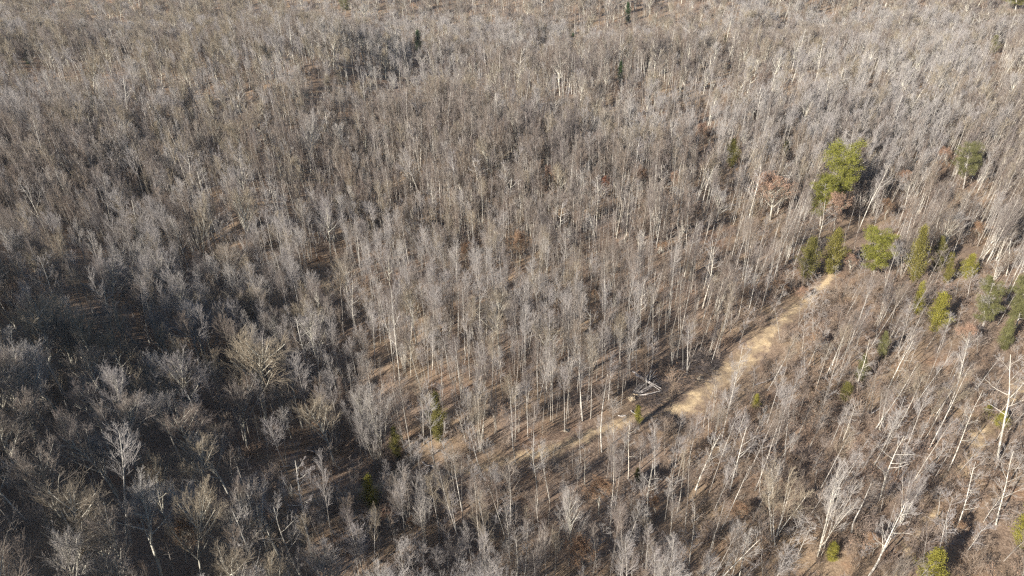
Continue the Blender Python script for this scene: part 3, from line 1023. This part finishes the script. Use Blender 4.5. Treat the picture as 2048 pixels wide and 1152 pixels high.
for (x0_, y0_, x1_, y1_, d_, p_) in KEEP:
    ov = (np.maximum(cx0, cx1) + crw * .7 > x0_) & (np.minimum(cx0, cx1) - crw * .7 < x1_) & (cy1 > y0_) & (cy0 < y1_) & (D < d_)
    hidden |= ov & (rs.rand(len(X)) < p_ * (.35 if x0_ < 600 and y0_ > 500 else 1))

leanx = np.where((PX > 1400), .10, 0) + rs.normal(0, .06, len(X))
leany = rs.normal(0, .06, len(X))
size = X[:, 2] / D * np.array([1.25 if r[0] == 'broad' else 1.0 for r in rec_all])
infr = (PX > 8) & (PX < 2040) & (PY > 8) & (PY < 1144)
# individual objects: the ones that show largest
order = np.argsort(-np.where(infr & ~hidden, size, -1))
N_IND = 300 - n_hero
ind = set(order[:N_IND].tolist())
for i in sorted(ind):
    k, x, y, s, w = rec_all[i]
    v = Vector((leanx[i], leany[i], 1)).normalized() * (20 * s)
    tint = ['', '', 'PALE', 'TAN'][rs.randint(4)] if k != 'syc' else ''
    if k == 'broad' and PX[i] < 620: tint = ['PALE', 'TAN', 'PALE', ''][rs.randint(4)]
    pr = make_variant(k, rs.randint(NV[k]), 0, tint)
    dsc = DESC[k]
    if k == 'pole':
        dsc = {'': 'slender grey bare tree', 'PALE': 'pale slender bare tree', 'TAN': 'tan twigged slender bare tree'}[tint]
        if s < .76: dsc = dsc.replace('slender', 'short')
    put_tree(NAME[k], pr, Vector((x, y, Hs(x, y))), v, pr[4] * s * w, rs.uniform(0, 6.28), dsc, 'tree', G_BARE)


def cloud(name, protos, pts, idx, rot, scl, label, cat):
    """one object of uncountable growth: instances of the meshes on points"""
    me = bpy.data.meshes.new(name)
    me.vertices.add(len(pts)); me.vertices.foreach_set('co', np.asarray(pts, np.float32).ravel())
    a = me.attributes.new('pick', 'INT', 'POINT'); a.data.foreach_set('value', np.asarray(idx, np.int32))
    a = me.attributes.new('turn', 'FLOAT_VECTOR', 'POINT'); a.data.foreach_set('vector', np.asarray(rot, np.float32).ravel())
    a = me.attributes.new('size', 'FLOAT_VECTOR', 'POINT'); a.data.foreach_set('vector', np.asarray(scl, np.float32).ravel())
    o = bpy.data.objects.new(name, me)
    col.objects.link(o)
    tag(o, label, cat, None, 'stuff')
    c = bpy.data.collections.new(name + '_kinds')
    for i, m in enumerate(protos):
        c.objects.link(bpy.data.objects.new('%s_kind_%03d' % (name, i), m))
    ng = bpy.data.node_groups.new(name + '_scatter', 'GeometryNodeTree')
    ng.interface.new_socket('Geometry', in_out='INPUT', socket_type='NodeSocketGeometry')
    ng.interface.new_socket('Geometry', in_out='OUTPUT', socket_type='NodeSocketGeometry')
    gi = ng.nodes.new('NodeGroupInput'); go = ng.nodes.new('NodeGroupOutput')
    ci = ng.nodes.new('GeometryNodeCollectionInfo')
    ci.inputs['Collection'].default_value = c
    ci.inputs['Separate Children'].default_value = True
    ci.inputs['Reset Children'].default_value = True
    iop = ng.nodes.new('GeometryNodeInstanceOnPoints')
    iop.inputs['Pick Instance'].default_value = True

    def na(nm, t):
        n = ng.nodes.new('GeometryNodeInputNamedAttribute'); n.data_type = t; n.inputs[0].default_value = nm
        return n.outputs[0]
    ng.links.new(gi.outputs[0], iop.inputs['Points'])
    ng.links.new(ci.outputs[0], iop.inputs['Instance'])
    ng.links.new(na('pick', 'INT'), iop.inputs['Instance Index'])
    e2r = ng.nodes.new('FunctionNodeEulerToRotation')
    ng.links.new(na('turn', 'FLOAT_VECTOR'), e2r.inputs[0])
    ng.links.new(e2r.outputs[0], iop.inputs['Rotation'])
    ng.links.new(na('size', 'FLOAT_VECTOR'), iop.inputs['Scale'])
    ng.links.new(iop.outputs[0], go.inputs[0])
    md = o.modifiers.new('scatter', 'NODES')
    md.node_group = ng
    return o


protos, lut = [], {}
for lod in (0, 1):
    for k, n in (('pole', 9 if lod == 0 else 7), ('broad', 6 if lod == 0 else 4), ('syc', 4), ('multi', 3)):
        for v in range(n):
            tints = ['', 'PALE', 'TAN'] if k in ('pole', 'broad') else ['']
            for ti, tint in enumerate(tints):
                if k == 'pole' and ti and v > 3: continue
                if k == 'broad' and ti and v > 1: continue
                pr = make_variant(k, v, lod, tint, None, False)
                key = (k, v, lod, tint, 'w')
                jm = bpy.data.meshes.new('tmp')
                # whole tree in one mesh for the mass of the wood
                tm, crm = pr[0], pr[1]
                V1 = np.empty(len(tm.vertices) * 3, np.float32); tm.vertices.foreach_get('co', V1)
                V2 = np.empty(len(crm.vertices) * 3, np.float32); crm.vertices.foreach_get('co', V2)
                F1 = np.empty(len(tm.loops), np.int32); tm.loops.foreach_get('vertex_index', F1)
                F2 = np.empty(len(crm.loops), np.int32); crm.loops.foreach_get('vertex_index', F2)
                M2 = np.empty(len(crm.polygons), np.int32); crm.polygons.foreach_get('material_index', M2)
                V, F, M = np.concatenate([V1.reshape(-1, 3), V2.reshape(-1, 3)]), np.concatenate([F1.reshape(-1, 4), F2.reshape(-1, 4) + len(V1) // 3]), np.concatenate([np.zeros(len(F1) // 4, int), M2])
                bpy.data.meshes.remove(jm)
                me = np_mesh('whole_tree', V, F, list(crm.materials), M)
                lut.setdefault((k, lod), []).append((len(protos), pr[3], pr[4], tint))
                protos.append(me)
rest = [i for i in range(len(rec_all)) if i not in ind and not hidden[i]]
pts, pid, rot, scl = [], [], [], []
for i in rest:
    k, x, y, s, w = rec_all[i]
    if onridge[i] and rs.rand() < .9: continue
    lod = 0 if D[i] < 170 else 1
    opt = lut[(k, lod)]
    st_ = lowfreq(np.array([x]), np.array([y]), .028, 3.1)[0]; st2 = lowfreq(np.array([x]), np.array([y]), .045, .4)[0]
    tanp = .75 if (PX[i] < 700 and PY[i] < 520 and k == 'broad') else .25
    cand = opt[rs.randint(len(opt))]
    if k == 'broad' and rs.rand() < tanp:
        c2 = [o for o in opt if o[3] == 'TAN']; cand = c2[rs.randint(len(c2))]
    elif st_ > .62 and rs.rand() < .75:
        c2 = [o for o in opt if o[3] == 'PALE'] or opt; cand = c2[rs.randint(len(c2))]
    elif st_ < .42 and rs.rand() < .8:
        c2 = [o for o in opt if o[3] == ''] or opt; cand = c2[rs.randint(len(c2))]
    s = s * (.82 + .36 * st2)
    j, h, r, _ = cand
    e = orient(Vector((leanx[i], leany[i], 1)), rs.uniform(0, 6.28))
    pts.append((x, y, Zt[i])); pid.append(j); rot.append((e.x, e.y, e.z)); wf = 1.0 + .35 * (D[i] > 330)
    scl.append((s * w * wf, s * w * wf, 20 * s / h))
cloud('bare_woodland', protos, pts, pid, rot, scl, 'dense bare winter woodland filling the slopes behind the nearer trees', 'woodland')

# ------------------------------------------------------------------ undergrowth


def brush_mesh(v, leafy=False):
    rng = random.Random(300 + v)
    out, tips = {}, []
    cfg = [(5, R(34), .5, .05, .14, 3, .25), (3, R(36), .6, .04, .14, 1, .2), (0, 0, 0, 0, .1, 1, 0)]
    for _ in range(rng.randint(9, 14)):
        d = side_dir(rng, Vector((0, 0, 1)), R(rng.uniform(5, 42)))
        rec(rng, out, tips, Vector((rng.gauss(0, .35), rng.gauss(0, .35), -.1)), d, rng.uniform(1.4, 3.2), .024, 0, cfg)
    sg = [(a, b, r0 * 1.1, r1 * 1.1) for k in out for a, b, r0, r1 in out[k]]
    g1 = seg_geo(sg, 3)
    parts = [(g1[0], g1[1], 0)]
    mats = [BRUSH]
    if leafy:
        lv = leaf_cards(rng, tips[::3], .07, 3, .16); parts.append((lv[0], lv[1], 1)); mats.append(LEAF if v % 2 else LEAF_PINK)
    V, F, M = join_geo(parts)
    return np_mesh('brush', V, F, mats, M)


def sapling_mesh(v):
    rng = random.Random(700 + v)
    out, tips, tr = {}, [], []
    cfg = [(5, R(36), .5, .08, .12, 2, .2), (2, R(36), .6, .04, .12, 1, .2), (0, 0, 0, 0, .1, 1, 0)]
    pts_ = path(rng, Vector((0, 0, -.2)), Vector((rng.gauss(0, .05), rng.gauss(0, .05), 1)), 8, .05, .012, 7, .04, .03)
    tr = segs_of(pts_)
    for i in range(14):
        t = .3 + .69 * (i + rng.random()) / 14.
        k = min(t, .99) * 7; j = int(k)
        rec(rng, out, tips, pts_[j][0].lerp(pts_[j + 1][0], k - j), side_dir(rng, Vector((0, 0, 1)), R(rng.uniform(30, 55))), rng.uniform(.8, 1.9), .02, 0, cfg)
    g0 = seg_geo(tr, 5)
    g1 = seg_geo([(a, b, r0, r1) for k in out for a, b, r0, r1 in out[k]], 3)
    V, F, M = join_geo([(g0[0], g0[1], 0), (g1[0], g1[1], 1)])
    return np_mesh('sapling', V, F, [BARK, TWIG if v % 2 else TWIG_PALE], M)


bprot = [brush_mesh(i) for i in range(7)] + [brush_mesh(i, True) for i in range(7, 10)] + [sapling_mesh(i) for i in range(6)]
U1 = grid(1.75, 48, 210, 12)
U2 = grid(3.0, 210, 420, 12)
U = np.concatenate([U1, U2])
pole, broad, px, py, d, right, left, bot = density(U[:, 0], U[:, 1])
u = U[:, 0] * UX + U[:, 1] * UY
lf = lowfreq(U[:, 0], U[:, 1], .09, 2.2)
dens = (.30 + .32 * right + .18 * bot - .12 * left) * (.35 + 1.15 * lf)
for (cx, cy, rx, ry, a) in [(1290, 700, 130, 50, .6), (1180, 900, 150, 50, .5), (1900, 900, 60, 40, .6), (1700, 470, 40, 30, .8)]:
    dens = dens * (1 - a * bump(px, py, cx, cy, rx, ry))
keep = (rs.rand(len(U)) < dens) & (u < 25)
U = U[keep]; rt = right[keep]; bt = bot[keep]
keep = far_of_track(U, 1.15)
U = U[keep]; rt = rt[keep]; bt = bt[keep]
zz = H(U[:, 0], U[:, 1])
n = len(U)
typ = np.where(rs.rand(n) < .34 - .1 * rt, 10 + rs.randint(0, 6, n), np.where(rs.rand(n) < .14 + .22 * rt, 7 + rs.randint(0, 3, n), rs.randint(0, 7, n)))
sc = rs.uniform(.5, 1.25, n)
scl = np.column_stack([sc * rs.uniform(.8, 1.4, n), sc * rs.uniform(.8, 1.4, n), sc])
rot = np.column_stack([rs.normal(0, .06, n), rs.normal(0, .06, n) + .08 * rt, rs.uniform(0, 6.28, n)])
cloud('undergrowth', bprot, np.column_stack([U, zz]), typ, rot, scl, 'tangled grey brown brush and saplings covering the woodland floor', 'undergrowth')
print('TREES', len(rec_all), 'UNDER', n, 'IND', len(TREES))

# ------------------------------------------------------------------ felled logs, stumps, stones, brush heaps


def log_obj(name, a, b, r0, r1, za, zb, bend, label, group, seed):
    rng = random.Random(seed)
    A = at(*a); B2 = at(*b)
    r0 *= .9; r1 *= 1.0
    A.z += za; B2.z += zb
    n = 9
    side = (B2 - A).cross(Vector((0, 0, 1))).normalized()
    pts_ = []
    for i in range(n + 1):
        t = i / n
        p = A.lerp(B2, t) + side * (bend * math.sin(math.pi * t)) + rv(rng, .03)
        pts_.append((p, r0 + (r1 - r0) * t))
    c = A.copy()
    sg = [(p - c, q - c, s, w) for (p, q, s, w) in segs_of(pts_)]
    V, F = seg_geo(sg, 8)
    # cut ends
    ring0 = list(range(0, 8)); ring1 = list(range(len(V) - 8, len(V)))
    F2 = []
    for rg_, ce in ((ring0, A - c), (ring1, B2 - c)):
        V = np.vstack([V, [[*(ce)]]]); m = len(V) - 1
        for j in range(0, 8, 2): F2.append([m, rg_[j], rg_[(j + 1) % 8], rg_[(j + 2) % 8]])
    Fall = np.vstack([F, F2]); M = np.array([0] * len(F) + [1] * len(F2))
    me = np_mesh(name, V, Fall, [LOGM, CUT], M)
    o = bpy.data.objects.new(name, me); col.objects.link(o)
    o.location = c
    tag(o, label, 'log', group)
    return o


L1 = [((1262, 790), (1303, 741), .17, .05, 'leftmost thin felled trunk fanning out of the right log heap'), ((1264, 791), (1308, 744), .18, .05, 'second thin trunk from the left in the right log heap'),
      ((1266, 791), (1312, 746), .2, .06, 'third trunk from the left in the right log heap, reaching highest'), ((1268, 792), (1316, 755), .16, .05, 'fourth trunk from the left in the right log heap'),
      ((1269, 793), (1313, 763), .2, .07, 'fifth trunk from the left in the right log heap'), ((1271, 793), (1300, 768), .14, .05, 'shortest trunk in the middle of the right log heap'),
      ((1272, 794), (1308, 777), .2, .08, 'pale trunk lying low in the right log heap'), ((1274, 795), (1314, 775), .22, .08, 'thick pale trunk near the bottom of the right log heap'),
      ((1276, 797), (1322, 790), .17, .06, 'lowest trunk of the right log heap, lying almost level'), ((1265, 750), (1322, 784), .2, .09, 'long felled trunk crossing over the right log heap, upper one'),
      ((1270, 756), (1319, 788), .15, .07, 'felled trunk crossing over the right log heap, lower one')]
for i, (a, b, r0, r1, lab) in enumerate(L1):
    hi = .9 if i >= 9 else .25 + .07 * i
    log_obj('felled_log', a, b, r0, r1, hi, hi + (.3 if i < 9 else 0), [.5, -.3, .25, -.4, .35, -.2, .3, -.3, .2, .1, -.1][i], lab, 'logs of the right heap', i)
L2 = [((668, 899), (612, 899), .17, .06, .5, 'topmost pale trunk of the left log heap'), ((665, 903), (611, 902), .2, .07, .35, 'second pale trunk from the top of the left log heap'),
      ((662, 907), (614, 905), .19, .07, .1, 'third pale trunk from the top of the left log heap'), ((652, 908), (624, 907), .2, .1, -.1, 'short pale trunk under the others in the left log heap'),
      ((668, 896), (638, 891), .13, .05, .4, 'thin trunk arching over the top of the left log heap'), ((660, 910), (640, 916), .23, .14, -.3, 'short thick white log at the lower side of the left log heap'),
      ((655, 916), (637, 918), .18, .1, .1, 'lowest short log of the left log heap'), ((676, 905), (662, 910), .2, .14, 0, 'stubby log at the right end of the left log heap'),
      ((636, 882), (664, 865), .15, .07, .2, 'trunk leaning up to the right above the left log heap'), ((672, 932), (690, 920), .17, .09, 0, 'loose log lying below and right of the left log heap')]
for i, (a, b, r0, r1, bend, lab) in enumerate(L2):
    log_obj('felled_log', a, b, r0, r1, .3 + .1 * (i % 5), .3 + .1 * (i % 4), bend * 1.4, lab, 'logs of the left heap', 40 + i)
L3 = [((1508, 772), (1550, 755), .16, .07, 'pale fallen trunk right of the crooked white tree'), ((1262, 822), (1280, 834), .12, .06, 'thin fallen stem below the pale splintered stump'),
      ((1236, 832), (1252, 833), .13, .08, 'small fallen stem left of the low green conifer'), ((1358, 743), (1375, 728), .15, .1, 'fallen stem on the dark brush heap above the track'),
      ((845, 925), (868, 936), .12, .06, 'short fallen stem near the feet of the central pale tree'), ((1735, 830), (1765, 812), .14, .07, 'fallen stem among brush between two white trees'),
      ((560, 935), (590, 930), .13, .08, 'fallen stem at the edge of the black shade')]
for i, (a, b, r0, r1, lab) in enumerate(L3):
    log_obj('fallen_trunk', a, b, r0, r1, .2, .35, .3, lab, 'single fallen trunks', 80 + i)


def lump(name, px, py, w, h, m, seed, label, cat, spikes=0, group=None):
    """a broken, faceted lump of wood or stone sitting in the ground"""
    rng = random.Random(seed)
    P = at(px, py)
    import bmesh
    bm = bmesh.new()
    bmesh.ops.create_icosphere(bm, subdivisions=3, radius=1.0)
    ph = [rng.uniform(0, 6) for _ in range(6)]
    for vtx in bm.verts:
        c = vtx.co
        k = 1 + .22 * math.sin(c.x * 3.1 + ph[0]) * math.cos(c.y * 2.7 + ph[1]) + .14 * math.sin(c.z * 5 + ph[2] + c.x * 4) + rng.uniform(-.07, .07)
        vtx.co = Vector((c.x * w * k, c.y * w * .8 * k, max(c.z, -.3) * h * k))
    me = bpy.data.meshes.new(name)
    bm.to_mesh(me); bm.free()
    me.materials.append(m)
    if not spikes:
        o = bpy.data.objects.new(name, me); col.objects.link(o); o.location = P
        tag(o, label, cat, group)
        return o
    o = empty(name, P, label, cat, group)
    child('root_plate', me, o)
    sg = []
    for _ in range(spikes):
        d = Vector((rng.uniform(-1, 1), rng.uniform(-1, .4), rng.uniform(-.1, .9)))
        sg += segs_of(path(rng, Vector((0, 0, .3 * h)), d, w * rng.uniform(1.1, 1.8), .11, .03, 4, .2, 0))
    V, F = seg_geo(sg, 5)
    child('roots', np_mesh('roots', V, F, [CUT]), o)
    return o


lump('tree_stump', 1263, 800, .6, .8, CUT, 3, 'pale splintered stump with roots at the foot of the right log heap', 'stump', 12)
lump('tree_stump', 1338, 799, .5, .45, CUT, 4, 'smaller pale stump beside the upper edge of the track', 'stump', 8)
lump('tree_stump', 674, 905, .8, 1.0, CUT, 5, 'yellowish stump at the right end of the left log heap', 'stump', 10)
STONE = mat('pale_stone', color=(.33, .28, .21), noise=2.0)
for i, (a, b, w, lab) in enumerate([(1132, 862, .55, 'pale stone on the tan clearing left of the track bend'), (1400, 757, .6, 'pale stone on the upper edge of the straw track'), (1426, 738, .45, 'small stone further up the edge of the straw track')]):
    lump('boulder', a, b, w, w * .7, STONE, 20 + i, lab, 'stone', 0, 'stones near the track')


def heap(px, py, rx, ry, h, n, seed, label):
    """heap of cut branches"""
    rng = random.Random(seed)
    P = at(px, py)
    sg = []
    for _ in range(n):
        a = rng.uniform(0, 6.283); q = math.sqrt(rng.random())
        z = h * (1 - q * q) * rng.random() + .05
        p = Vector((math.cos(a) * q * rx, math.sin(a) * q * ry, z))
        t = rng.uniform(0, 6.283)
        sg += segs_of(path(rng, p, Vector((math.cos(t), math.sin(t), rng.uniform(-.15, .45))), rng.uniform(.7, 2.4), rng.uniform(.012, .04), .008, 3, .2, 0))
    V, F = seg_geo(sg, 3)
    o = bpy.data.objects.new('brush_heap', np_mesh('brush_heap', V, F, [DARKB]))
    col.objects.link(o); o.location = P
    tag(o, label, 'brush heap', 'heaps of cut branches')


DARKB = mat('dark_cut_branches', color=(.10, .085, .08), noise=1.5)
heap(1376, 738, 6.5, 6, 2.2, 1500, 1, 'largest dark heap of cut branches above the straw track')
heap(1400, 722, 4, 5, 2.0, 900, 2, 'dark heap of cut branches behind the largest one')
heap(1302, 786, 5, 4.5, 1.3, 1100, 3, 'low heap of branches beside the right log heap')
heap(1335, 845, 2.2, 3.2, 1.0, 500, 4, 'dark branches added as a shadow below the lower end of the straw track')  # no heap here: dark branches added to imitate a shadow across the track
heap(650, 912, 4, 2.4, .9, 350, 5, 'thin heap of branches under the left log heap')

# ------------------------------------------------------------------ labels written from what stands next to each tree
LMS = []
for t in TREES:
    if t['label']:
        for k, ph in LANDMARK.items():
            if t['label'].startswith(k) and not any(l[2] == ph for l in LMS):
                LMS.append((t['px'], t['py'], ph, t))
p_ = proj(at(1290, 780)); LMS.append((p_[0], p_[1], 'the right log heap', None))
p_ = proj(at(645, 905)); LMS.append((p_[0], p_[1], 'the left log heap', None))
ORD = ['nearest', 'second nearest', 'third nearest', 'fourth nearest', 'fifth nearest', 'sixth nearest', 'seventh nearest', 'eighth nearest', 'ninth nearest', 'tenth nearest',
       'eleventh nearest', 'twelfth nearest', 'thirteenth nearest', 'fourteenth nearest', 'fifteenth nearest', 'sixteenth nearest']
bins = {}
for t in TREES:
    if t['label']: continue
    best = min(((t['px'] - l[0]) ** 2 + (t['py'] - l[1]) ** 2, n_) for n_, l in enumerate(LMS) if l[3] is not t)
    l = LMS[best[1]]
    dx, dy = t['px'] - l[0], t['py'] - l[1]
    side = ('right of' if dx > 0 else 'left of') if abs(dx) > abs(dy) else ('in front of' if dy > 0 else 'behind')
    bins.setdefault((t['desc'], l[2], side), []).append((best[0], id(t), t))
for (desc, ph, side), lst in bins.items():
    lst.sort(key=lambda z: z[0])
    for r_, (_, _, t) in enumerate(lst):
        if len(lst) == 1: lab = '%s standing %s %s' % (desc, side, ph)
        else: lab = '%s, %s one %s %s' % (desc, ORD[min(r_, 15)], side, ph)
        t['o']['label'] = lab
        t['label'] = lab
seen = {}
for t in TREES: seen.setdefault(t['label'], []).append(t)
for k, v in seen.items():
    if len(v) > 1: print('DUPLICATE', k, len(v))
    if not 4 <= len(k.split()) <= 16: print('LEN', len(k.split()), k)

# ------------------------------------------------------------------ thin winter haze over the whole wood
import bmesh
bm = bmesh.new()
bmesh.ops.create_cube(bm, size=1.0)
me = bpy.data.meshes.new('haze')
bm.to_mesh(me); bm.free()
hz = bpy.data.objects.new('haze', me)
col.objects.link(hz)
zb = float(GZ.min()) - 1.0
zt = 92.0
hz.scale = (6300, 6300, zt - zb)
hz.location = (0, 1900, (zt + zb) / 2)
hm = bpy.data.materials.new('haze_air')
hm.use_nodes = True
hm.node_tree.nodes.clear()
pv = hm.node_tree.nodes.new('ShaderNodeVolumePrincipled')
pv.inputs['Color'].default_value = (.90, .93, 1.0, 1)
pv.inputs['Density'].default_value = 0.00006
pv.inputs['Anisotropy'].default_value = 0.0
mo = hm.node_tree.nodes.new('ShaderNodeOutputMaterial')
hm.node_tree.links.new(pv.outputs[0], mo.inputs['Volume'])
me.materials.append(hm)
tag(hz, 'thin pale winter haze over the distant woodland', 'haze', None, 'stuff')
